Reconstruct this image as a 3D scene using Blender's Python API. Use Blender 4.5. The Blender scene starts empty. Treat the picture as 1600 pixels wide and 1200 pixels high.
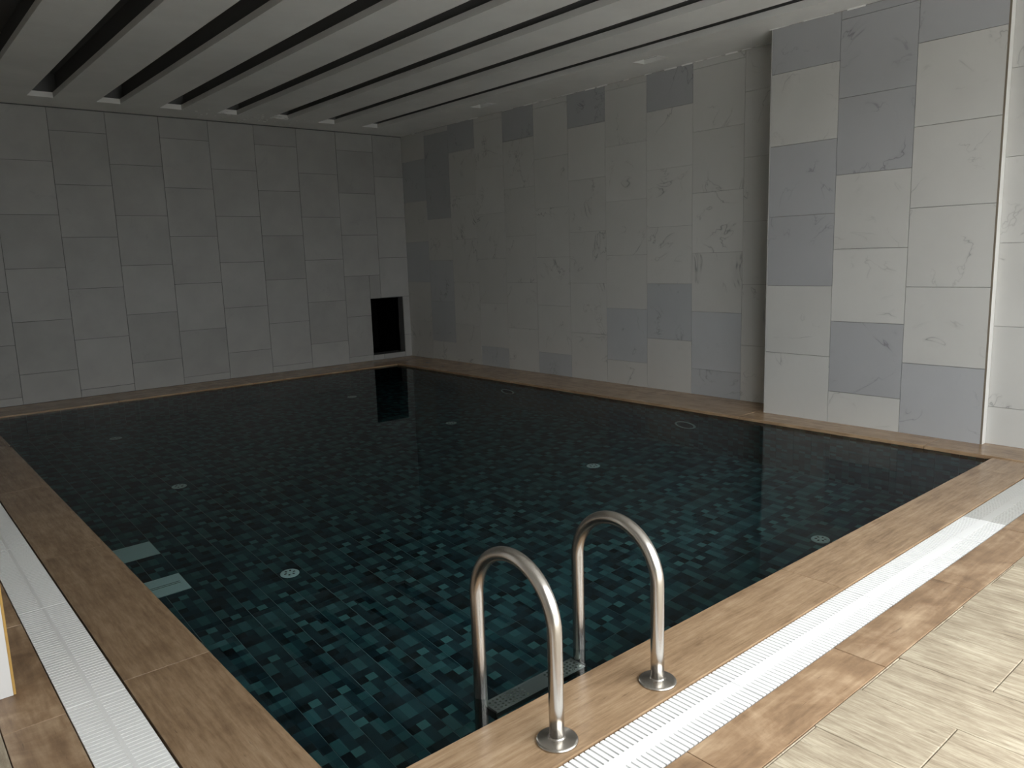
import bpy, bmesh, math, random
from mathutils import Matrix, Vector
random.seed(7)
sc = bpy.context.scene
COL = sc.collection

# ------------------------------------------------------------------ camera
cam_d = bpy.data.cameras.new('camera')
cam_d.sensor_width = 36.0
cam_d.lens = 1203.16 * 36.0 / 1600.0
cam_d.clip_start = 0.05
cam = bpy.data.objects.new('camera', cam_d)
COL.objects.link(cam)
FW = Vector((0.63728682, 0.75301941, -0.16379035))
RT = Vector((0.75951616, -0.64970907, -0.03183274))
UP = Vector((0.13038675, 0.10411484, 0.98598144))
M = Matrix((RT, UP, -FW)).transposed().to_4x4()
M.translation = Vector((0, 0, 1.51))
cam.matrix_world = M
sc.camera = cam

# ------------------------------------------------------------------ daylight
SKY_STRENGTH = 8.3
world = bpy.data.worlds.new('overcast_sky')
sc.world = world
world.use_nodes = True
bg = world.node_tree.nodes['Background']
bg.inputs['Color'].default_value = (0.955, 0.985, 1.0, 1)
bg.inputs['Strength'].default_value = SKY_STRENGTH

# opening in the wall behind the camera: daylight enters here (sampling portal only, gives no light itself)
WIN = dict(x0=0.3, x1=5.0, z0=0.0, z1=2.8, y=-0.45)
por = bpy.data.lights.new('window_portal', 'AREA')
por.shape = 'RECTANGLE'
por.size = WIN['x1'] - WIN['x0']
por.size_y = WIN['z1'] - WIN['z0']
por.cycles.is_portal = True
po = bpy.data.objects.new('window_portal', por)
po.location = ((WIN['x0'] + WIN['x1']) / 2, WIN['y'] - 0.1, (WIN['z0'] + WIN['z1']) / 2)
po.rotation_euler = (math.radians(90), 0, 0)      # emits towards +y
COL.objects.link(po)

sc.view_settings.view_transform = 'Standard'
sc.view_settings.look = 'None'
sc.view_settings.exposure = 0.0
sc.view_settings.gamma = 1.0
sc.view_settings.use_curve_mapping = False
sc.cycles.use_denoising = True
sc.cycles.max_bounces = 14
sc.cycles.diffuse_bounces = 6
sc.cycles.glossy_bounces = 6
sc.cycles.transmission_bounces = 8
sc.cycles.caustics_reflective = True
sc.cycles.caustics_refractive = True
sc.cycles.blur_glossy = 0.3
sc.cycles.sample_clamp_indirect = 6.0

# ------------------------------------------------------------------ dimensions (metres)
XB, YA, H = 6.662, 10.303, 3.351          # right wall, back wall, ceiling
XP, YP0, YP1 = 6.286, 3.826, 2.020        # pilaster face and its two ends
XR = 6.352                                # right wall in front of the pilaster
XL0, YF0 = -2.4, -0.45                    # left wall, front wall
PX0, PX1, PY0, PY1 = 0.899, 5.979, 1.838, 9.663   # pool
GX0, GX1 = 0.379, 0.583                   # left gutter
GY0, GY1 = 1.310, 1.531                   # near gutter
BX0, BY0 = 0.19, 1.113                    # outer edge of the brown border strip
ZW, ZF = -0.020, -1.320                   # water level, pool bottom


# ------------------------------------------------------------------ helpers
def tag(o, label, cat=None, group=None, kind=None):
    if label: o['label'] = label
    if cat: o['category'] = cat
    if group: o['group'] = group
    if kind: o['kind'] = kind
    return o


def link(name, me, mat=None, parent=None, loc=None):
    o = bpy.data.objects.new(name, me)
    COL.objects.link(o)
    if mat is not None and not me.materials: me.materials.append(mat)
    if parent is not None: o.parent = parent
    if loc is not None: o.location = loc
    return o


def empty(name, loc=(0, 0, 0)):
    o = bpy.data.objects.new(name, None)
    o.empty_display_size = 0.1
    o.location = loc
    COL.objects.link(o)
    return o


def bm_box(bm, x0, x1, y0, y1, z0, z1):
    v = [bm.verts.new(c) for c in ((x0, y0, z0), (x1, y0, z0), (x1, y1, z0), (x0, y1, z0),
                                   (x0, y0, z1), (x1, y0, z1), (x1, y1, z1), (x0, y1, z1))]
    for f in ((0, 3, 2, 1), (4, 5, 6, 7), (0, 1, 5, 4), (1, 2, 6, 5), (2, 3, 7, 6), (3, 0, 4, 7)):
        bm.faces.new([v[i] for i in f])
    return v


def bm_mesh(bm, name='mesh', smooth=False):
    bmesh.ops.recalc_face_normals(bm, faces=bm.faces)
    me = bpy.data.meshes.new(name)
    bm.to_mesh(me)
    bm.free()
    if smooth:
        for p in me.polygons: p.use_smooth = True
    return me


def boxes_mesh(boxes, name='mesh', bevel=0.0):
    bm = bmesh.new()
    for b in boxes: bm_box(bm, *b)
    if bevel:
        bmesh.ops.bevel(bm, geom=list(bm.edges), offset=bevel, segments=2, profile=0.5, affect='EDGES', clamp_overlap=True)
    return bm_mesh(bm, name)


_cache = {}


def cached_box(sx, sy, sz, mat, bevel=0.0):
    """box mesh with its origin at the centre, shared between pieces of the same size"""
    k = (round(sx, 4), round(sy, 4), round(sz, 4), mat.name, bevel)
    if k not in _cache:
        me = boxes_mesh([(-sx / 2, sx / 2, -sy / 2, sy / 2, -sz / 2, sz / 2)], 'piece', bevel)
        me.materials.append(mat)
        _cache[k] = me
    return _cache[k]


def bm_tube(bm, pts, r, n=20, cap=True):
    rings = []
    up = None
    for i, p in enumerate(pts):
        p = Vector(p)
        a = Vector(pts[max(i - 1, 0)]); b = Vector(pts[min(i + 1, len(pts) - 1)])
        t = (b - a).normalized()
        if up is None:
            up = t.orthogonal().normalized()
        else:
            up = (up - t * up.dot(t)).normalized()
        s = t.cross(up)
        rr = r[i] if isinstance(r, (list, tuple)) else r
        rings.append([bm.verts.new(p + (up * math.cos(2 * math.pi * k / n) + s * math.sin(2 * math.pi * k / n)) * rr) for k in range(n)])
    for a, b in zip(rings, rings[1:]):
        for k in range(n):
            bm.faces.new((a[k], a[(k + 1) % n], b[(k + 1) % n], b[k]))
    if cap:
        bm.faces.new(list(reversed(rings[0]))); bm.faces.new(rings[-1])


def bm_lathe(bm, prof, n=36, origin=(0, 0, 0), axis='z'):
    rings = []
    o = Vector(origin)
    for r, h in prof:
        ring = []
        for k in range(n):
            c, s = math.cos(2 * math.pi * k / n) * r, math.sin(2 * math.pi * k / n) * r
            v = Vector((c, s, h)) if axis == 'z' else (Vector((-h, c, s)) if axis == 'x' else Vector((c, -h, s)))
            ring.append(bm.verts.new(o + v))
        rings.append(ring)
    for a, b in zip(rings, rings[1:]):
        for k in range(n):
            bm.faces.new((a[k], a[(k + 1) % n], b[(k + 1) % n], b[k]))
    bm.faces.new(rings[0]); bm.faces.new(rings[-1])


# ------------------------------------------------------------------ materials
def srgb(r, g, b):
    f = lambda c: (c / 255 / 12.92) if c / 255 <= 0.04045 else ((c / 255 + 0.055) / 1.055) ** 2.4
    return (f(r), f(g), f(b), 1)


class NT:
    def __init__(self, name):
        self.m = bpy.data.materials.new(name)
        self.m.use_nodes = True
        self.t = self.m.node_tree
        self.b = self.t.nodes['Principled BSDF']

    def n(self, typ, **kw):
        nd = self.t.nodes.new(typ)
        for k, v in kw.items():
            if k.startswith('i_'):
                key = k[2:].replace('_', ' ')
                nd.inputs[int(key) if key.isdigit() else key].default_value = v
            else:
                setattr(nd, k, v)
        return nd

    def l(self, a, b): self.t.links.new(a, b)

    def math(self, op, a, b=None, c=None, clamp=False):
        nd = self.n('ShaderNodeMath', operation=op, use_clamp=clamp)
        for i, v in enumerate((a, b, c)):
            if v is None: continue
            if isinstance(v, (int, float)): nd.inputs[i].default_value = v
            else: self.l(v, nd.inputs[i])
        return nd.outputs[0]

    def mix(self, fac, a, b, blend='MIX'):
        nd = self.n('ShaderNodeMix', data_type='RGBA', blend_type=blend)
        for i, v in ((0, fac), (6, a), (7, b)):
            if isinstance(v, (int, float)): nd.inputs[i].default_value = v
            elif isinstance(v, tuple): nd.inputs[i].default_value = v
            else: self.l(v, nd.inputs[i])
        return nd.outputs[2]

    def coords(self, scale=(1, 1, 1), spread=37.0):
        """object coordinates, shifted by a different amount for every piece"""
        tc = self.n('ShaderNodeTexCoord')
        oi = self.n('ShaderNodeObjectInfo')
        cx = self.n('ShaderNodeCombineXYZ')
        self.l(self.math('MULTIPLY', oi.outputs['Random'], spread), cx.inputs[0])
        self.l(self.math('MULTIPLY', oi.outputs['Random'], spread * 1.7), cx.inputs[1])
        self.l(self.math('MULTIPLY', oi.outputs['Random'], spread * 0.6), cx.inputs[2])
        ad = self.n('ShaderNodeVectorMath', operation='ADD')
        self.l(tc.outputs['Object'], ad.inputs[0]); self.l(cx.outputs[0], ad.inputs[1])
        mp = self.n('ShaderNodeMapping'); mp.inputs['Scale'].default_value = scale
        self.l(ad.outputs[0], mp.inputs['Vector'])
        return mp.outputs[0], oi.outputs['Random']

    def noise(self, vec, scale, detail=3, rough=0.55, dist=0.0):
        nd = self.n('ShaderNodeTexNoise', i_Scale=scale, i_Detail=detail, i_Roughness=rough, i_Distortion=dist)
        self.l(vec, nd.inputs['Vector'])
        return nd.outputs['Fac']

    def ramp(self, fac, stops):
        nd = self.n('ShaderNodeValToRGB')
        e = nd.color_ramp.elements
        while len(e) < len(stops): e.new(0.5)
        for el, (p, c) in zip(e, stops):
            el.position = p; el.color = c if len(c) == 4 else (*c, 1)
        self.l(fac, nd.inputs[0])
        return nd.outputs[0]

    def bump(self, h, strength=0.2, dist=0.002):
        nd = self.n('ShaderNodeBump', i_Strength=strength, i_Distance=dist)
        self.l(h, nd.inputs['Height'])
        self.l(nd.outputs[0], self.b.inputs['Normal'])


def marble(name, base, vein, blotch=0.06, veins=1.0, rough=0.45, vary=0.1):
    t = NT(name)
    v, rnd = t.coords()
    cloud = t.noise(v, 2.2, 4, 0.6)
    col = t.mix(t.math('MULTIPLY', cloud, 1.0), tuple(c * (1 - blotch * 1.6) for c in base[:3]) + (1,), tuple(min(1, c * (1 + blotch)) for c in base[:3]) + (1,))
    n1 = t.noise(v, 1.7, 4, 0.6, 0.9)
    ridge = t.math('ABSOLUTE', t.math('SUBTRACT', n1, 0.5))
    line = t.math('SUBTRACT', 1.0, t.math('DIVIDE', ridge, 0.007), clamp=True)
    soft = t.math('SUBTRACT', 1.0, t.math('DIVIDE', ridge, 0.03), clamp=True)
    mask = t.math('SMOOTH_MIN', 1.0, t.math('MULTIPLY', t.math('SUBTRACT', t.noise(v, 2.6, 2), 0.50), 7.0), 0.1, clamp=True)
    fac = t.math('MULTIPLY', t.math('ADD', t.math('MULTIPLY', line, 0.62), t.math('MULTIPLY', soft, 0.18)), t.math('MULTIPLY', mask, veins), clamp=True)
    col = t.mix(fac, col, vein)
    bri = t.math('ADD', 1 - vary / 2, t.math('MULTIPLY', rnd, vary))
    hsv = t.n('ShaderNodeHueSaturation')
    t.l(col, hsv.inputs['Color']); t.l(bri, hsv.inputs['Value'])
    t.l(hsv.outputs[0], t.b.inputs['Base Color'])
    t.b.inputs['Roughness'].default_value = rough
    t.b.inputs['Specular IOR Level'].default_value = 0.3
    return t.m


def travertine(name, c0, c1, c2, axis, rough=0.25, pits=0.5, vary=0.12, spec=0.5, fine_s=6.0, fine_w=0.3):
    """vein-cut stone: bands run along the given axis"""
    t = NT(name)
    st = (0.9, 9.0, 9.0) if axis == 'x' else (9.0, 0.9, 9.0)
    v, rnd = t.coords(st)
    v2, _ = t.coords((1, 1, 1))
    band = t.noise(v, 2.4, 5, 0.62, 0.25)
    fine = t.noise(v, fine_s, 5, 0.7, 0.15)
    blot = t.noise(v2, 5.0, 5, 0.65, 0.4)
    mixv = t.math('ADD', t.math('ADD', t.math('MULTIPLY', band, 0.34), t.math('MULTIPLY', fine, fine_w)), t.math('MULTIPLY', blot, 0.66 - fine_w))
    col = t.ramp(mixv, [(0.34, c0), (0.50, c1), (0.64, c2)])
    pit = t.noise(v, 9.0, 3, 0.7)
    pf = t.math('MULTIPLY', t.math('MULTIPLY', t.math('SUBTRACT', pit, 0.64), 9.0, clamp=True), pits)
    col = t.mix(pf, col, tuple(c * 0.35 for c in c0[:3]) + (1,))
    hsv = t.n('ShaderNodeHueSaturation')
    t.l(col, hsv.inputs['Color'])
    t.l(t.math('ADD', 1 - vary / 2, t.math('MULTIPLY', rnd, vary)), hsv.inputs['Value'])
    t.l(hsv.outputs[0], t.b.inputs['Base Color'])
    t.l(t.math('ADD', rough, t.math('MULTIPLY', blot, 0.15)), t.b.inputs['Roughness'])
    t.b.inputs['Specular IOR Level'].default_value = spec
    t.bump(t.math('SUBTRACT', band, t.math('MULTIPLY', pf, 0.8)), 0.12, 0.001)
    return t.m


def plain(name, col, rough=0.6, metal=0.0, spec=0.5, cloud=0.08, scale=3.0, bump=0.0):
    t = NT(name)
    v, _ = t.coords()
    n = t.noise(v, scale, 4, 0.6)
    c = t.mix(n, tuple(x * (1 - cloud) for x in col[:3]) + (1,), tuple(min(1, x * (1 + cloud)) for x in col[:3]) + (1,))
    t.l(c, t.b.inputs['Base Color'])
    t.b.inputs['Roughness'].default_value = rough
    t.b.inputs['Metallic'].default_value = metal
    t.b.inputs['Specular IOR Level'].default_value = spec
    if bump: t.bump(n, bump, 0.003)
    return t.m


MAT = {}
MAT['marble_light'] = marble('marble_light', (0.55, 0.545, 0.525, 1), (0.20, 0.20, 0.20, 1), 0.05, 1.0, 0.4, 0.08)
MAT['marble_blue'] = marble('marble_blue', (0.395, 0.40, 0.412, 1), (0.15, 0.15, 0.16, 1), 0.05, 0.9, 0.4, 0.08)
MAT['marble_pale'] = marble('marble_pale', (0.45, 0.463, 0.478, 1), (0.18, 0.18, 0.18, 1), 0.05, 0.9, 0.4, 0.1)
MAT['stone_grey'] = marble('stone_grey', (0.375, 0.37, 0.36, 1), (0.22, 0.22, 0.215, 1), 0.14, 0.25, 0.55, 0.14)
MAT['grout_dark'] = plain('grout_dark', (0.10, 0.10, 0.10, 1), 0.9)
MAT['grout_light'] = plain('grout_light', (0.27, 0.26, 0.25, 1), 0.9)
MAT['grout_beige'] = plain('grout_beige', (0.17, 0.14, 0.105, 1), 0.8)
MAT['plaster'] = plain('plaster', (0.84, 0.835, 0.81, 1), 0.75, cloud=0.14, scale=1.6, bump=0.1)
MAT['plaster_white'] = plain('plaster_white', (0.88, 0.87, 0.85, 1), 0.7)
MAT['cove_dark'] = plain('cove_dark', (0.16, 0.16, 0.16, 1), 0.8)
MAT['concrete'] = plain('concrete', (0.30, 0.29, 0.27, 1), 0.9)
MAT['void'] = plain('void', (0.004, 0.004, 0.004, 1), 1.0, spec=0.0)
MAT['white_wall'] = plain('white_wall', (0.60, 0.59, 0.57, 1), 0.7)
TB = (srgb(122, 98, 75), srgb(160, 133, 104), srgb(184, 158, 128))
MAT['coping_x'] = travertine('coping_x', *TB, 'x', 0.16, 0.45, 0.1, 0.35, 7.0, 0.4)
MAT['coping_wall'] = travertine('coping_wall', *TB, 'y', 0.16, 0.45, 0.1, 0.35, 7.0, 0.4)
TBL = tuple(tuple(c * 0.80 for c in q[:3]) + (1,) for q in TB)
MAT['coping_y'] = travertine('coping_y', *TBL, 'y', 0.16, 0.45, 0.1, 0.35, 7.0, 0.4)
TD = (srgb(98, 76, 57), srgb(152, 124, 96), srgb(192, 166, 136))
MAT['border_x'] = travertine('border_x', *TD, 'x', 0.35, 0.5, 0.2, 0.5, 3.0, 0.16)
MAT['border_y'] = travertine('border_y', *TD, 'y', 0.35, 0.5, 0.2, 0.5, 3.0, 0.16)
TC = (srgb(122, 108, 90), srgb(166, 153, 132), srgb(198, 188, 166))
MAT['deck_y'] = travertine('deck_y', *TC, 'y', 0.5, 0.5, 0.12, 0.3, 11.0, 0.46)
MAT['grate'] = plain('grate', (0.87, 0.87, 0.86, 1), 0.45, cloud=0.02)
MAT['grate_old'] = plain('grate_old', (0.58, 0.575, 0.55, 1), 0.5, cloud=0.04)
MAT['steel'] = plain('steel', (0.60, 0.57, 0.53, 1), 0.27, 1.0, cloud=0.04, scale=12)
MAT['tread_metal'] = plain('tread_metal', (0.42, 0.41, 0.40, 1), 0.4, 1.0, cloud=0.1)
MAT['rubber'] = plain('rubber', (0.02, 0.02, 0.02, 1), 0.5)
MAT['fitting'] = plain('fitting', (0.68, 0.84, 0.82, 1), 0.4, cloud=0.04)
MAT['fitting_slot'] = plain('fitting_slot', (0.03, 0.04, 0.04, 1), 0.6)
MAT['lens'] = plain('lens', (0.05, 0.06, 0.065, 1), 0.2)
MAT['board_white'] = plain('board_white', (0.72, 0.71, 0.70, 1), 0.4, cloud=0.03)
MAT['board_wood'] = plain('board_wood', (0.50, 0.30, 0.08, 1), 0.5, cloud=0.2, scale=14)
MAT['frame_dark'] = plain('frame_dark', (0.05, 0.05, 0.05, 1), 0.4)
MAT['paving'] = plain('paving', (0.68, 0.67, 0.65, 1), 0.9)
MAT['blocker_dark'] = plain('blocker_dark', (0.12, 0.13, 0.11, 1), 0.9)  # dark tone of the added wall that blocks daylight outside

# pool tile: printed cell shades come from a colour attribute on the tile's own cells
t = NT('pool_tile')
at = t.n('ShaderNodeAttribute', attribute_name='shade')
v, rnd = t.coords()
nn = t.noise(v, 16.0, 3)
c = t.mix(t.math('MULTIPLY', nn, 0.12), at.outputs['Color'], (0.10, 0.19, 0.20, 1))
hsv = t.n('ShaderNodeHueSaturation')
t.l(c, hsv.inputs['Color'])
t.l(t.math('ADD', 0.9, t.math('MULTIPLY', rnd, 0.2)), hsv.inputs['Value'])
t.l(hsv.outputs[0], t.b.inputs['Base Color'])
t.b.inputs['Roughness'].default_value = 0.35
MAT['pool_tile'] = t.m
MAT['pool_grout'] = plain('pool_grout', (0.30, 0.38, 0.38, 1), 0.8)

# water
t = NT('water')
fr = t.n('ShaderNodeFresnel', i_IOR=1.33)
rf = t.n('ShaderNodeBsdfRefraction', i_Color=(0.84, 0.96, 0.97, 1), i_Roughness=0.0, i_IOR=1.33)
gl = t.n('ShaderNodeBsdfGlossy', i_Color=(0.55, 0.57, 0.58, 1), i_Roughness=0.0)
mx = t.n('ShaderNodeMixShader')
t.l(fr.outputs[0], mx.inputs[0]); t.l(rf.outputs[0], mx.inputs[1]); t.l(gl.outputs[0], mx.inputs[2])
t.l(mx.outputs[0], t.t.nodes['Material Output'].inputs['Surface'])
t.t.nodes.remove(t.b)
MAT['water'] = t.m

# ------------------------------------------------------------------ floor slab (pool basin and gutters left open)
slab = []
ZS = -0.020
slab += [(XL0, XB + .1, YF0, GY0, -1.5, ZS), (XL0, GX0, GY0, YA + .1, -1.5, ZS)]           # near deck, left deck
slab += [(GX0, PX1, GY0, GY1, -1.5, -0.14), (GX0, GX1, GY1, PY1, -1.5, -0.14)]               # gutters
slab += [(GX1, PX1, GY1, PY0 - .012, -1.5, ZS), (GX1, PX0 - .012, PY0 - .012, PY1, -1.5, ZS)]               # under the copings
slab += [(GX0, XB + .1, PY1 + .012, YA + .1, -1.5, ZS), (PX1 + .012, XB + .1, GY0, PY1 + .012, -1.5, ZS)]
floor = link('floor', boxes_mesh(slab), MAT['grout_beige'])
tag(floor, 'travertine paved deck surrounding the indoor pool', 'floor', kind='structure')


def stone(name, x0, x1, y0, y1, mat, thick=0.02, gap=0.003, bevel=0.0, dz=0.0, parent=None):
    me = cached_box(x1 - x0 - gap, y1 - y0 - gap, thick, mat, bevel)
    return link(name, me, None, parent or floor, ((x0 + x1) / 2, (y0 + y1) / 2, dz - thick / 2))


def cuts(a, b, step, anchor):
    k0 = math.ceil((a - anchor) / step + 1e-6)
    xs = [a]
    while anchor + k0 * step < b - 1e-6:
        if anchor + k0 * step - xs[-1] > 0.04: xs.append(anchor + k0 * step)
        k0 += 1
    xs.append(b)
    return list(zip(xs, xs[1:]))


jit = lambda s: random.uniform(-s, s)
# coping stones round the pool
for a, b in cuts(GX1, PX1, 2.4, 3.2):
    stone('coping_stone', a, b, GY1, PY0, MAT['coping_x'], gap=0.002, bevel=0.003, dz=jit(.0006))
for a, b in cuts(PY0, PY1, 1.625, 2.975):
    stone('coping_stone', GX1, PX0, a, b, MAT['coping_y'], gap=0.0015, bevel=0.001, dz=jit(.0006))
for a, b in cuts(GX1, XB, 1.6, 2.2):
    stone('coping_stone', a, b, PY1, YA, MAT['coping_x'], gap=0.002, bevel=0.003, dz=jit(.0006))
for a, b in cuts(YF0, PY1, 1.6, 3.9):
    stone('coping_stone', PX1, XB, a, b, MAT['coping_wall'], thick=0.028, bevel=0.003, dz=0.008 + jit(.0006))
# brown border strips outside the gutters
for a, b in cuts(XL0, PX1, 0.91, 3.58):
    stone('border_stone', a, b, BY0, GY0, MAT['border_x'], bevel=0.002, dz=jit(.0008))
for a, b in cuts(GY0, YA, 0.91, 2.89):
    stone('border_stone', BX0, GX0, a, b, MAT['border_y'], bevel=0.002, dz=jit(.0008))
# cream deck tiles, running bond, long side along y
i = 0
for a, b in cuts(XL0, PX1, 0.305, 2.465):
    k = round((a - 2.465) / 0.305)
    for c0, c1 in cuts(YF0, BY0, 0.61, 0.80 if k % 2 else 0.80 + 0.305):
        stone('floor_tile', a, b, c0, c1, MAT['deck_y'], bevel=0.002, dz=jit(.0008))
for a, b in cuts(XL0, BX0, 0.305, BX0):
    k = round((a - BX0) / 0.305)
    for c0, c1 in cuts(BY0, YA, 0.61, 0.80 if k % 2 else 0.80 + 0.305):
        stone('floor_tile', a, b, c0, c1, MAT['deck_y'], bevel=0.002, dz=jit(.0008))

# ------------------------------------------------------------------ walls
NX0, NX1, NZ0, NZ1 = 5.972, 6.540, 0.082, 0.938      # service opening in the back wall


def subtract(r, h):
    """rectangle minus rectangle -> rectangles (a0, a1, z0, z1)"""
    a0, a1, z0, z1 = r
    h0, h1, k0, k1 = h
    if a1 <= h0 or a0 >= h1 or z1 <= k0 or z0 >= k1: return [r]
    out = []
    if a0 < h0: out.append((a0, h0, z0, z1))
    if a1 > h1: out.append((h1, a1, z0, z1))
    m0, m1 = max(a0, h0), min(a1, h1)
    if z0 < k0: out.append((m0, m1, z0, k0))
    if z1 > k1: out.append((m0, m1, k1, z1))
    return out


TT = 0.012      # tile thickness
wall_back = link('wall_back', boxes_mesh([
    (XL0 - .2, NX0, YA + TT, YA + .25, -.1, H + .3), (NX1, XB + .3, YA + TT, YA + .25, -.1, H + .3),
    (NX0, NX1, YA + TT, YA + .25, -.1, NZ0), (NX0, NX1, YA + TT, YA + .25, NZ1, H + .3)]), MAT['grout_dark'])
tag(wall_back, 'back wall clad in plain grey square stone panels with a low dark opening', 'wall', kind='structure')
niche = link('service_opening', boxes_mesh([
    (NX0 - .03, NX0, YA + .02, YA + .8, NZ0 - .03, NZ1 + .03), (NX1, NX1 + .03, YA + .14, YA + .8, NZ0 - .03, NZ1 + .03),
    (NX0, NX1, YA + .25, YA + .8, NZ0 - .03, NZ0), (NX0, NX1, YA + .25, YA + .8, NZ1, NZ1 + .03),
    (NX0 - .03, NX1 + .03, YA + .8, YA + .83, NZ0 - .03, NZ1 + .03)]), MAT['void'], wall_back)
niche['label'] = 'unlit black service opening'


def rows(offset, top, bottom=0.0):
    zs = [bottom]
    z = offset
    while z < top - 0.02:
        if z > bottom + 0.02: zs.append(z)
        z += 0.6
    zs.append(top)
    return list(zip(zs, zs[1:]))


def wall_tile(parent, plane, at, a0, a1, z0, z1, mat, gap=0.004, out=0.0):
    w, h = a1 - a0 - gap, z1 - z0 - gap
    if w < 0.01 or h < 0.01: return
    if plane == 'y':
        o = link('wall_tile', cached_box(w, TT, h, mat), None, parent, ((a0 + a1) / 2, at + TT / 2 - out, (z0 + z1) / 2))
    else:
        o = link('wall_tile', cached_box(TT, w, h, mat), None, parent, (at + TT / 2 - out, (a0 + a1) / 2, (z0 + z1) / 2))
    return o


ZT = H - 0.012
k = 0
x1 = XB
x = 6.155
while x1 > XL0 + 0.01:
    x0 = max(x, XL0)
    for z0, z1 in rows(0.345 if k % 2 == 0 else 0.09, ZT):
        for r in subtract((x0, x1, z0, z1), (NX0 - .002, NX1 + .002, NZ0 - .002, NZ1 + .002)):
            wall_tile(wall_back, 'y', YA, *r, MAT['stone_grey'], 0.005, random.uniform(0, .0015))
    x1 = x0
    x -= 0.601
    k += 1

wall_right = link('wall_right', boxes_mesh([(XB + TT, XB + .3, YP0 - .2, YA + .25, -.1, H + .3)]), MAT['grout_light'])
tag(wall_right, 'long side wall of pale and blue grey marble tiles beside the pool', 'wall', kind='structure')
DARK_B = {1: [4, 5], 2: [5], 4: [5], 6: [5], 8: [5]}
PALE_B = {0: [2, 4], 1: [1, 2], 3: [0], 5: [0], 7: [1], 8: [1], 9: [1, 0]}
k = 0
y1 = YA
y = 9.697
while y1 > YP0 + 0.01:
    y0 = max(y, YP0)
    for j, (z0, z1) in enumerate(rows(0.565 if k % 2 == 0 else 0.28, H - 0.004)):
        m = MAT['marble_blue'] if j in DARK_B.get(k, []) else MAT['marble_pale'] if j in PALE_B.get(k, []) else MAT['marble_light']
        wall_tile(wall_right, 'x', XB, y0, y1, z0, z1, m, 0.003, random.uniform(0, .0012))
    y1 = y0
    y -= 0.5965
    k += 1

pil = link('wall_pilaster', boxes_mesh([(XP + TT, XB + .3, YP1, YP0, -.1, H + .3)]), MAT['grout_light'])
tag(pil, 'projecting wall section of marble tiles three columns wide', 'wall', kind='structure')
DARK_P = {0: [2, 3, 5], 1: [1, 4, 5, 6], 2: [0, 5]}
for k, (y1, y0) in enumerate(((YP0, 3.218), (3.218, 2.617), (2.617, YP1))):
    for j, (z0, z1) in enumerate(rows(0.575 if k % 2 == 0 else 0.28, H - 0.004)):
        m = MAT['marble_blue'] if j in DARK_P[k] else MAT['marble_light']
        wall_tile(pil, 'x', XP, y0, y1, z0, z1, m, 0.004, random.uniform(0, .001))
# narrow return strips that close the pilaster's two ends
ret = link('corner_trim', boxes_mesh([(XP + .002, XR + .02, YP1 - .012, YP1 - .001, 0.0, H)]), MAT['plaster_white'], pil)
link('grout_bead', boxes_mesh([(XP - .001, XP + .008, YP1 - .010, YP1 + .003, 0.0, H)]), MAT['grout_beige'], pil)
link('end_panel', boxes_mesh([(XP + .001, XB + TT, YP0 + .0005, YP0 + .008, 0.0, H)]), MAT['marble_light'], pil)

wall_near = link('wall_right_near', boxes_mesh([(XR + TT, XB + .3, YF0 - .2, YP1, -.1, H + .3)]), MAT['grout_light'])
tag(wall_near, 'white marble tiled wall right of the projecting section', 'wall', kind='structure')
y1 = YP1 - .012
k = 0
while y1 > YF0 + .01:
    y0 = max(y1 - 0.6, YF0)
    for z0, z1 in rows(0.29 if k % 2 == 0 else 0.58, H - .004):
        wall_tile(wall_near, 'x', XR, y0, y1, z0, z1, MAT['marble_light'], 0.003, random.uniform(0, .001))
    y1 = y0
    k += 1

wall_left = link('wall_left', boxes_mesh([(XL0 - .2, XL0, YF0 - .2, YA + .25, -.1, H + .3)]), MAT['white_wall'])
tag(wall_left, 'plain plastered wall left of the pool deck', 'wall', kind='structure')
W = WIN
wall_front = link('wall_front', boxes_mesh([
    (XL0, W['x0'], YF0 - .2, YF0, -.1, H + .3), (W['x1'], XB + .3, YF0 - .2, YF0, -.1, H + .3),
    (W['x0'], W['x1'], YF0 - .2, YF0, W['z1'], H + .3)]), MAT['white_wall'])
tag(wall_front, 'plain plastered wall with wide daylight opening behind the viewpoint', 'wall', kind='structure')
win = link('window_1', boxes_mesh([
    (W['x0'], W['x0'] + .05, YF0 - .16, YF0 - .06, 0, W['z1']), (W['x1'] - .05, W['x1'], YF0 - .16, YF0 - .06, 0, W['z1']),
    (W['x0'] + .05, W['x1'] - .05, YF0 - .16, YF0 - .06, W['z1'] - .05, W['z1'])]), MAT['frame_dark'])
tag(win, 'open glazed terrace door with dark frame', 'window', kind='structure')
ter = link('terrace', boxes_mesh([(-12, 18, -16, YF0 - .2, -.2, -.02)]), MAT['paving'])
blocker = link('light_blocker', boxes_mesh([(-12, 18, -8.0, -7.7, -.2, 2.6)]), MAT['blocker_dark'])  # unseen wall, added to keep low daylight off the far walls
tag(blocker, 'added light-blocking wall beyond the terrace', 'wall', kind='structure')
tag(ter, 'pale paved terrace outside the opening', 'terrace', kind='structure')

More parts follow.
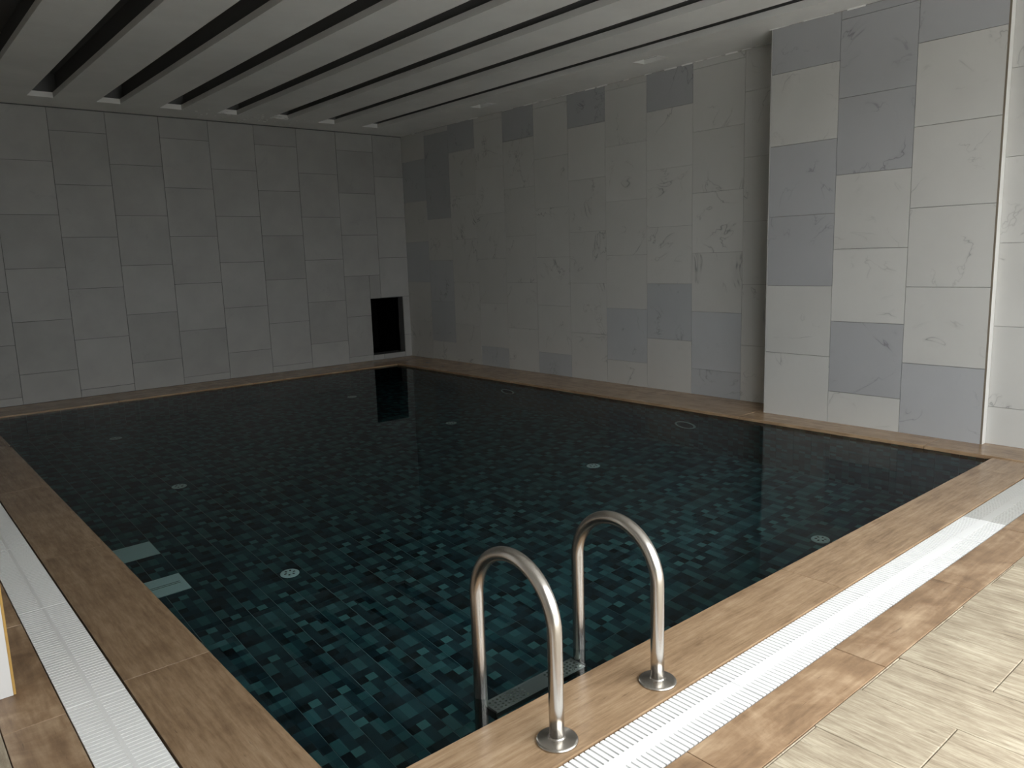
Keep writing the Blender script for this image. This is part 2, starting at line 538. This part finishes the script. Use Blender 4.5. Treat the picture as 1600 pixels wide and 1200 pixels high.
# ------------------------------------------------------------------ ceiling with light slots and recessed fittings
SL0, SLW, SLP, SLY = 1.69, 0.245, 0.669, 9.79
slots = [SL0 + SLP * i for i in range(-5, 7)]
SY0 = 0.3
VENTS = [(6.13, 6.30, 7.56, 7.88), (6.13, 6.30, 4.95, 5.25)]
CB = 0.055           # board thickness
cb = []
cb.append((XL0, XB + .02, SLY, YA + .02, H, H + CB))
cb.append((XL0, XB + .02, YF0, SY0, H, H + CB))
xs = [XL0] + [v for s in slots for v in (s, s + SLW)]
edges = xs + [None]
for i in range(0, len(xs) - 1, 2):
    cb.append((xs[i], xs[i + 1], SY0, SLY, H, H + CB))
last = xs[-1]
yc = SY0
for (a, b, c0, c1) in sorted(VENTS, key=lambda q: q[2]):
    cb.append((last, XB + .02, yc, c0, H, H + CB))
    cb.append((last, a, c0, c1, H, H + CB)); cb.append((b, XB + .02, c0, c1, H, H + CB))
    yc = c1
cb.append((last, XB + .02, yc, SLY, H, H + CB))
ceiling = link('ceiling', boxes_mesh(cb), MAT['plaster'])
tag(ceiling, 'grey plaster ceiling cut by long parallel light slots', 'ceiling', kind='structure')
for s in slots:
    d = 0.05
    link('light_slot', boxes_mesh([
        (s - d - .02, s - d, SY0 - d, SLY + d, H + CB, H + .26), (s + SLW + d, s + SLW + d + .02, SY0 - d, SLY + d, H + CB, H + .26),
        (s - d, s + SLW + d, SLY + d, SLY + d + .02, H + CB, H + .26), (s - d, s + SLW + d, SY0 - d - .02, SY0 - d, H + CB, H + .26),
        (s - d - .02, s + SLW + d + .02, SY0 - d - .02, SLY + d + .02, H + .26, H + .28)]), MAT['cove_dark'], ceiling)
for s in slots:
    lp = link('slot_end_lip', boxes_mesh([(s, s + SLW, SLY - .006, SLY - .0005, H - .001, H + CB)]), MAT['plaster_white'], ceiling)
slabtop = link('slab_above', boxes_mesh([(XL0 - .2, XB + .3, YF0 - .2, YA + .25, H + .29, H + .45)]), MAT['concrete'], ceiling)
for i, (a, b, c0, c1) in enumerate(VENTS):
    e = empty('recessed_downlight', ((a + b) / 2, (c0 + c1) / 2, H))
    hx, hy = (b - a) / 2, (c1 - c0) / 2
    link('frame', boxes_mesh([(-hx, -hx + .008, -hy, hy, -.004, .05), (hx - .008, hx, -hy, hy, -.004, .05),
                              (-hx + .008, hx - .008, -hy, -hy + .008, -.004, .05), (-hx + .008, hx - .008, hy - .008, hy, -.004, .05)]), MAT['plaster'], e)
    link('diffuser', boxes_mesh([(-hx + .008, hx - .008, -hy + .008, hy - .008, .040, .05)]), MAT['cove_dark'], e)
    tag(e, ('small unlit rectangular recessed ceiling fitting near the back corner',
            'small unlit rectangular recessed ceiling fitting nearer the projecting wall')[i], 'ceiling light', 'recessed ceiling fittings')

# rough plaster line between the ceiling and the side wall
bm = bmesh.new()
y = YP0 + .02
while y < YA - .15:
    L = random.uniform(.05, .22)
    if random.random() < (0.8 if y < 7.4 else 0.25):
        hgt = random.uniform(.004, .014)
        bm_box(bm, XB - random.uniform(.006, .016), XB + .005, y, y + L * random.uniform(.6, .97), H - hgt, H + .004)
    y += L
y = YP1 + .05
while y < YP0 - .1:
    L = random.uniform(.05, .2)
    if random.random() < .6:
        bm_box(bm, XP - random.uniform(.004, .01), XP + .005, y, y + L * .9, H - random.uniform(.004, .012), H + .004)
    y += L
trim = link('trim_1', bm_mesh(bm), MAT['plaster_white'])
tag(trim, 'ragged white plaster bead along the joint of ceiling and side wall', 'trim', kind='structure')
# white specks standing in for glints of light on the ceiling by the back wall
bm = bmesh.new()
for _ in range(60):
    cx, cy, s = random.gauss(4.15, .35), random.uniform(9.55, 10.25), random.uniform(.005, .022)
    bm_box(bm, cx - s, cx + s * random.uniform(.4, 1.4), cy - s, cy + s, H - .004, H - .0005)
fl = link('glint_specks', bm_mesh(bm), MAT['plaster_white'], ceiling)
tag(fl, 'scattered white specks imitating glints', kind='stuff')

# ------------------------------------------------------------------ pool basin
TW, TL, TH = 0.1630, 0.4828, 0.008
TX, TY = 1.420, 3.249
SH = [(0.014, 0.048, 0.092), (0.080, 0.175, 0.220), (0.165, 0.315, 0.345), (0.235, 0.415, 0.43), (0.31, 0.51, 0.51)]
BASE = [[0, 1.5, 2.5], [1, 1, 2.5], [0, .7, 1.5], [2, 3, 2], [2, 3, 2], [1, 1, 1.5], [0, 4, 1.3], [3, 1.5, .8], [3, 1.5, 3]]


def shade(v):
    a = int(v); f = v - a
    b = min(a + 1, 4)
    return tuple(SH[a][i] * (1 - f) + SH[b][i] * f for i in range(3)) + (1,)


def pool_tile_mesh(w, l, var, u0=0.0, v0=0.0):
    """3 x 9 printed cells on a thin slab (top face split, sides and no bottom)"""
    bm = bmesh.new()
    lay = bm.loops.layers.color.new('shade')
    g = 0.0015
    W_, L_ = w - 2 * g, l - 2 * g
    nu, nv = max(1, round(3 * w / TW)), max(1, round(9 * l / TL))
    rr = random.Random(var)
    sh, flip = rr.randrange(9) if var else 0, rr.random() < .5 if var else False
    perm = [0, 1, 2]
    if var: rr.shuffle(perm)
    top = [[bm.verts.new((-W_ / 2 + W_ * i / nu, L_ / 2 - L_ * j / nv, 0)) for j in range(nv + 1)] for i in range(nu + 1)]
    for i in range(nu):
        for j in range(nv):
            f = bm.faces.new((top[i][j], top[i][j + 1], top[i + 1][j + 1], top[i + 1][j]))
            val = BASE[((8 - j if flip else j) + sh) % 9][perm[i % 3]]
            if var: val = min(4, max(0, val + rr.choice((0, 0, 0, .4, -.4))))
            col = shade(val)
            for lp in f.loops: lp[lay] = col
    # skirt
    per = [top[i][0] for i in range(nu + 1)] + [top[nu][j] for j in range(1, nv + 1)] + [top[i][nv] for i in range(nu - 1, -1, -1)] + [top[0][j] for j in range(nv - 1, 0, -1)]
    low = [bm.verts.new((p.co.x, p.co.y, -TH)) for p in per]
    n = len(per)
    for q in range(n):
        f = bm.faces.new((per[q], low[q], low[(q + 1) % n], per[(q + 1) % n]))
        for lp in f.loops: lp[lay] = shade(2)
    me = bpy.data.meshes.new('pool_tile')
    bm.to_mesh(me); bm.free()
    me.materials.append(MAT['pool_tile'])
    return me


_pt = {}


def pt(w, l, var):
    k = (round(w, 3), round(l, 3), var)
    if k not in _pt: _pt[k] = pool_tile_mesh(w, l, var)
    return _pt[k]


def join_tiles(name, items, parent):
    """items: (mesh, matrix) joined into one stuff part"""
    bm = bmesh.new()
    for me, mx in items:
        tmp = me.copy(); tmp.transform(mx); bm.from_mesh(tmp); bpy.data.meshes.remove(tmp)
    me = bpy.data.meshes.new(name); bm.to_mesh(me); bm.free()
    me.materials.append(MAT['pool_tile'])
    o = link(name, me, None, parent); o['kind'] = 'stuff'
    return o


pool_floor = link('pool_floor', boxes_mesh([(PX0 - .012, PX1 + .012, PY0 - .012, PY1 + .012, -1.5, ZF - .004)]), MAT['pool_grout'])
tag(pool_floor, 'sunken pool floor of dark teal patterned tiles under the water', 'floor', kind='structure')
items = []
for a, b in cuts(PX0, PX1, TW, TX):
    for c0, c1 in cuts(PY0, PY1, TL, TY):
        var = random.choice((0, 0, 1, 2, 3, 4, 5))
        items.append((a * a * .4 + (c0) ** 2, pt(b - a, c1 - c0, var), ((a + b) / 2, (c0 + c1) / 2, ZF)))
items.sort(key=lambda q: q[0])
for _, me, loc in items[:300]:
    link('pool_tile', me, None, pool_floor, loc)
join_tiles('distant_pool_tiles', [(me, Matrix.Translation(loc)) for _, me, loc in items[300:]], pool_floor)


def pool_wall(name, label, p0, p1, inward, single):
    """p0->p1 along the wall foot, tiles stand upright"""
    p0, p1 = Vector(p0), Vector(p1)
    d = (p1 - p0); L = d.length; d.normalize()
    nrm = Vector(inward)
    lo = Vector((min(p0.x, p1.x), min(p0.y, p1.y))); hi = Vector((max(p0.x, p1.x), max(p0.y, p1.y)))
    th = .012
    off = -nrm.xy * th
    x0, x1 = sorted((lo.x, hi.x)); y0, y1 = sorted((lo.y, hi.y))
    if abs(nrm.x) > .5:
        bx = (x0 + min(off.x, -.0) - (0 if off.x < 0 else -.004), x0 + (off.x if off.x > 0 else -.004), y0, y1)
    else:
        bx = (x0, x1, y0 + (off.y if off.y < 0 else .004), y0 + (off.y if off.y > 0 else -.004))
    bx = (min(bx[0], bx[1]), max(bx[0], bx[1]), min(bx[2], bx[3]), max(bx[2], bx[3]))
    w = link(name, boxes_mesh([(*bx, -1.5, -.021)]), MAT['pool_grout'])
    tag(w, label, 'pool wall', kind='structure')
    its = []
    for a, b in cuts(0, L, TW, 0.05):
        for z0, z1 in cuts(ZF, -0.022, TL, -0.022):
            me = pt(b - a, z1 - z0, random.choice((0, 1, 2, 3, 4, 5)))
            c = p0 + d * (a + b) / 2
            u = d; vv = Vector((0, 0, 1)); nn_ = u.cross(vv)
            if nn_.dot(nrm) < 0: u = -u; nn_ = u.cross(vv)
            mx = Matrix((u, vv, nn_)).transposed().to_4x4()
            mx.translation = Vector((c.x, c.y, (z0 + z1) / 2))
            its.append((me, mx))
    if single:
        for me, mx in its:
            o = link('pool_tile', me, None, w); o.matrix_local = mx
    else:
        join_tiles('pool_tile_lining', its, w)
    return w


pool_wall('pool_wall_right', 'submerged pool side tiled dark teal below the marble wall', (PX1, PY0, 0), (PX1, PY1, 0), (-1, 0, 0), True)
pool_wall('pool_wall_back', 'submerged pool side tiled dark teal below the grey back wall', (PX0, PY1, 0), (PX1, PY1, 0), (0, -1, 0), True)
pool_wall('pool_wall_left', 'submerged pool side tiled dark teal below the left coping', (PX0, PY0, 0), (PX0, PY1, 0), (1, 0, 0), False)
pool_wall('pool_wall_front', 'submerged pool side tiled dark teal below the ladder', (PX0, PY0, 0), (PX1, PY0, 0), (0, 1, 0), False)

water = link('pool_water', boxes_mesh([(PX0 - .006, PX1 + .006, PY0 - .006, PY1 + .006, ZF - .02, ZW)]), MAT['water'])
tag(water, 'still clear water filling the rectangular indoor pool', 'water', kind='stuff')

# ------------------------------------------------------------------ overflow gratings
PITCH, SLAT = 0.0225, 0.0160


def grating(x0, x1, y0, y1, along, mat, label):
    e = empty('overflow_grating', ((x0 + x1) / 2, (y0 + y1) / 2, -0.024))
    hx, hy = (x1 - x0) / 2 - .0015, (y1 - y0) / 2 - .002
    bx = []
    L, Wd = (hx, hy) if along == 'x' else (hy, hx)
    n = int(2 * L / PITCH)
    for i in range(n):
        c = -L + (i + .5) * 2 * L / n
        s = SLAT / 2 if along == 'x' else .0093
        b = (c - s, c + s, -Wd, Wd, .008, .022)
        bx.append(b if along == 'x' else (b[2], b[3], b[0], b[1], b[4], b[5]))
    o = link('slats', boxes_mesh(bx), mat, e); o['kind'] = 'stuff'
    sw = .022 if along == 'x' else .007
    sp = [(-L, L, -sw, sw, 0.0, .0223), (-L, L, -Wd * .78, -Wd * .70, 0, .0085), (-L, L, Wd * .70, Wd * .78, 0, .0085)]
    link('spine', boxes_mesh(sp[:1] if along == 'x' else [(q[2], q[3], q[0], q[1], q[4], q[5]) for q in sp[:1]]), mat, e)
    for q in sp[1:]:
        link('carrier_bar', boxes_mesh([q if along == 'x' else (q[2], q[3], q[0], q[1], q[4], q[5])]), mat, e)
    tag(e, label, 'grating', 'overflow gratings')


ORD = ['first', 'second', 'third', 'fourth', 'fifth', 'sixth', 'seventh', 'eighth', 'ninth', 'tenth']
gx = [GX1 + .0, 1.19, 2.19, 3.19, 4.194, 4.563, 4.984, 5.40, PX1]
segs = list(zip(gx, gx[1:]))[::-1]
for i, (a, b) in enumerate(segs):
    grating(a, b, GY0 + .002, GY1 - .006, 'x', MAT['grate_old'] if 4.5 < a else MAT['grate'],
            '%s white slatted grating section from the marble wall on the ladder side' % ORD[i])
gy = [GY0, 1.92, 2.92, 3.92, 4.92, 5.92, 6.92, 7.92, 8.92, PY1]
for i, (a, b) in enumerate(zip(gy, gy[1:])):
    grating(GX0 + .002, GX1 - .006, a, b, 'y', MAT['grate'], '%s white slatted grating section from the near corner along the left coping' % ORD[i])

# ------------------------------------------------------------------ ladder
lad = empty('pool_ladder', (1.7575, 1.62, 0))
R0 = 0.0242
YA1, YA2, ZB = 0.0, 0.390, 0.362
rad = (YA2 - YA1) / 2
for sx in (-0.2475, 0.2475):
    pts = [(sx, YA1, 0.004), (sx, YA1, .12), (sx, YA1, .24)]
    for k in range(0, 33):
        a = math.pi * k / 32
        pts.append((sx, YA1 + rad - rad * math.cos(a), ZB + rad * math.sin(a) * 1.0))
    pts += [(sx, YA2, .2), (sx, YA2, 0.0), (sx, YA2, -.3), (sx, YA2, -.75)]
    pts += [(sx, YA2 - .01, -.80), (sx, YA2 - .06, -.84), (sx, YA2 - .13, -.845)]
    bm = bmesh.new(); bm_tube(bm, pts, R0, 24)
    rail = link('rail', bm_mesh(bm, smooth=True), MAT['steel'], lad)
    bm = bmesh.new()
    bm_lathe(bm, [(.0247, .018), (.0255, .0145), (.030, .0125), (.060, .009), (.066, .0065), (.068, .003), (.068, .0003)], 40, (sx, YA1, 0))
    link('flange', bm_mesh(bm, smooth=True), MAT['steel'], rail)
    bm = bmesh.new(); bm_lathe(bm, [(.022, 0), (.029, .004), (.029, .03), (.024, .034)], 24, (sx, YA2 - .13, -.845), 'y')
    link('rubber_foot', bm_mesh(bm, smooth=True), MAT['rubber'], rail)
for z in (-.12, -.37, -.62):
    bm = bmesh.new()
    bm_box(bm, -.226, .226, .334, .410, z - .006, z)
    bm_box(bm, -.226, .226, .330, .336, z - .03, z + .001)
    bm_box(bm, -.226, .226, .408, .414, z - .03, z + .001)
    tr = link('tread', bm_mesh(bm), MAT['tread_metal'], lad)
    bm = bmesh.new()
    for blk in (-.205, .065):
        for i in range(9):
            for j in range(4):
                cx, cy = blk + .0175 * i, .346 + .0165 * j + (.004 if i % 2 else 0)
                bm_lathe(bm, [(.0055, z - .001), (.0045, z + .0025)], 8, (cx, cy, 0))
    st = link('grip_studs', bm_mesh(bm), MAT['steel'], tr); st['kind'] = 'stuff'
    for s in (-1, 1):
        link('end_bracket', boxes_mesh([(s * .2265 - .004, s * .2265 + .004, .332, .412, z - .045, z + .006)]), MAT['rubber'], tr)
tag(lad, 'brushed stainless steel pool ladder with two looped handrails bolted to the coping', 'ladder')

# ------------------------------------------------------------------ underwater fittings
inlets = [((1.98, 4.692), 'round pale floor inlet nearest the left coping drains'), ((1.966, 6.873), 'middle round pale floor inlet of the left row'),
          ((1.977, 9.0), 'farthest faint round floor inlet of the left row'), ((4.88, 2.515), 'round pale floor inlet beside the near coping on the right'),
          ((4.943, 4.731), 'round pale floor inlet in mid pool right of the handrails'), ((4.952, 6.934), 'round floor inlet below the black opening reflection'),
          ((4.888, 9.076), 'faintest round floor inlet near the back corner')]
for (x, y), lab in inlets:
    e = empty('floor_inlet', (x, y, ZF))
    bm = bmesh.new(); bm_lathe(bm, [(.062, .0), (.062, .004), (.054, .010), (.012, .013)], 28)
    link('cover', bm_mesh(bm), MAT['fitting'], e)
    for k in range(6):
        a = k * math.pi / 3
        o = link('slot', boxes_mesh([(.022, .038, -.006, .006, .010, .0128)]), MAT['fitting_slot'], e)
        o.rotation_euler = (0, 0, a)
    tag(e, lab, 'pool inlet', 'floor inlets')
for i, (y0, y1) in enumerate(((5.558, 5.816), (4.92, 5.174))):
    x0, x1 = 1.09, 1.417
    e = empty('main_drain', ((x0 + x1) / 2, (y0 + y1) / 2, ZF))
    hx, hy = (x1 - x0) / 2, (y1 - y0) / 2
    link('frame', boxes_mesh([(-hx, hx, -hy, hy, 0, .010)], bevel=.003), MAT['fitting'], e)
    for k in range(10):
        yy = -hy + .035 + k * (2 * hy - .07) / 9
        link('slot', boxes_mesh([(-hx + .03, hx - .03, yy - .003, yy + .003, .0095, .0108)]), MAT['fitting_slot'] if (i == 1 and k in (4, 5)) else MAT['fitting'], e)
    tag(e, ('plain pale rectangular drain cover farther along the pool floor', 'slotted pale rectangular drain cover nearer on the pool floor')[i], 'pool drain', 'floor drains')
for (loc, ax, lab) in (((PX1, 4.485, -.588), 'x', 'round underwater pool light in the side wall nearer the projecting wall'),
                       ((PX1, 7.15, -.588), 'x', 'round underwater pool light in the side wall farther back')):
    e = empty('pool_light', loc)
    bm = bmesh.new()
    n = 40
    prof = [(.122, 0), (.122, .008), (.116, .014), (.104, .014), (.100, .006)]
    rings = [[bm.verts.new((-h, r * math.cos(2 * math.pi * k / n), r * math.sin(2 * math.pi * k / n))) for k in range(n)] for r, h in prof]
    for a, b in zip(rings, rings[1:]):
        for k in range(n): bm.faces.new((a[k], a[(k + 1) % n], b[(k + 1) % n], b[k]))
    link('bezel', bm_mesh(bm, smooth=True), MAT['fitting'], e)
    bm = bmesh.new(); bm_lathe(bm, [(.101, .001), (.100, .005), (.06, .012), (.01, .014)], 32, axis='x')
    link('lens', bm_mesh(bm, smooth=True), MAT['lens'], e)
    tag(e, lab, 'pool light', 'underwater lights')

# ------------------------------------------------------------------ white board at the left edge
bd = empty('white_board', (-.05, 3.17, 0))
link('panel', boxes_mesh([(-.45, .309, -.018, .018, 0.001, 1.6)]), MAT['board_white'], bd)
link('wood_edge', boxes_mesh([(.309, .318, -.018, .018, 0.001, 1.6)], bevel=.002), MAT['board_wood'], bd)
tag(bd, 'upright white board with tan wooden edge standing on the deck at the left', 'board')
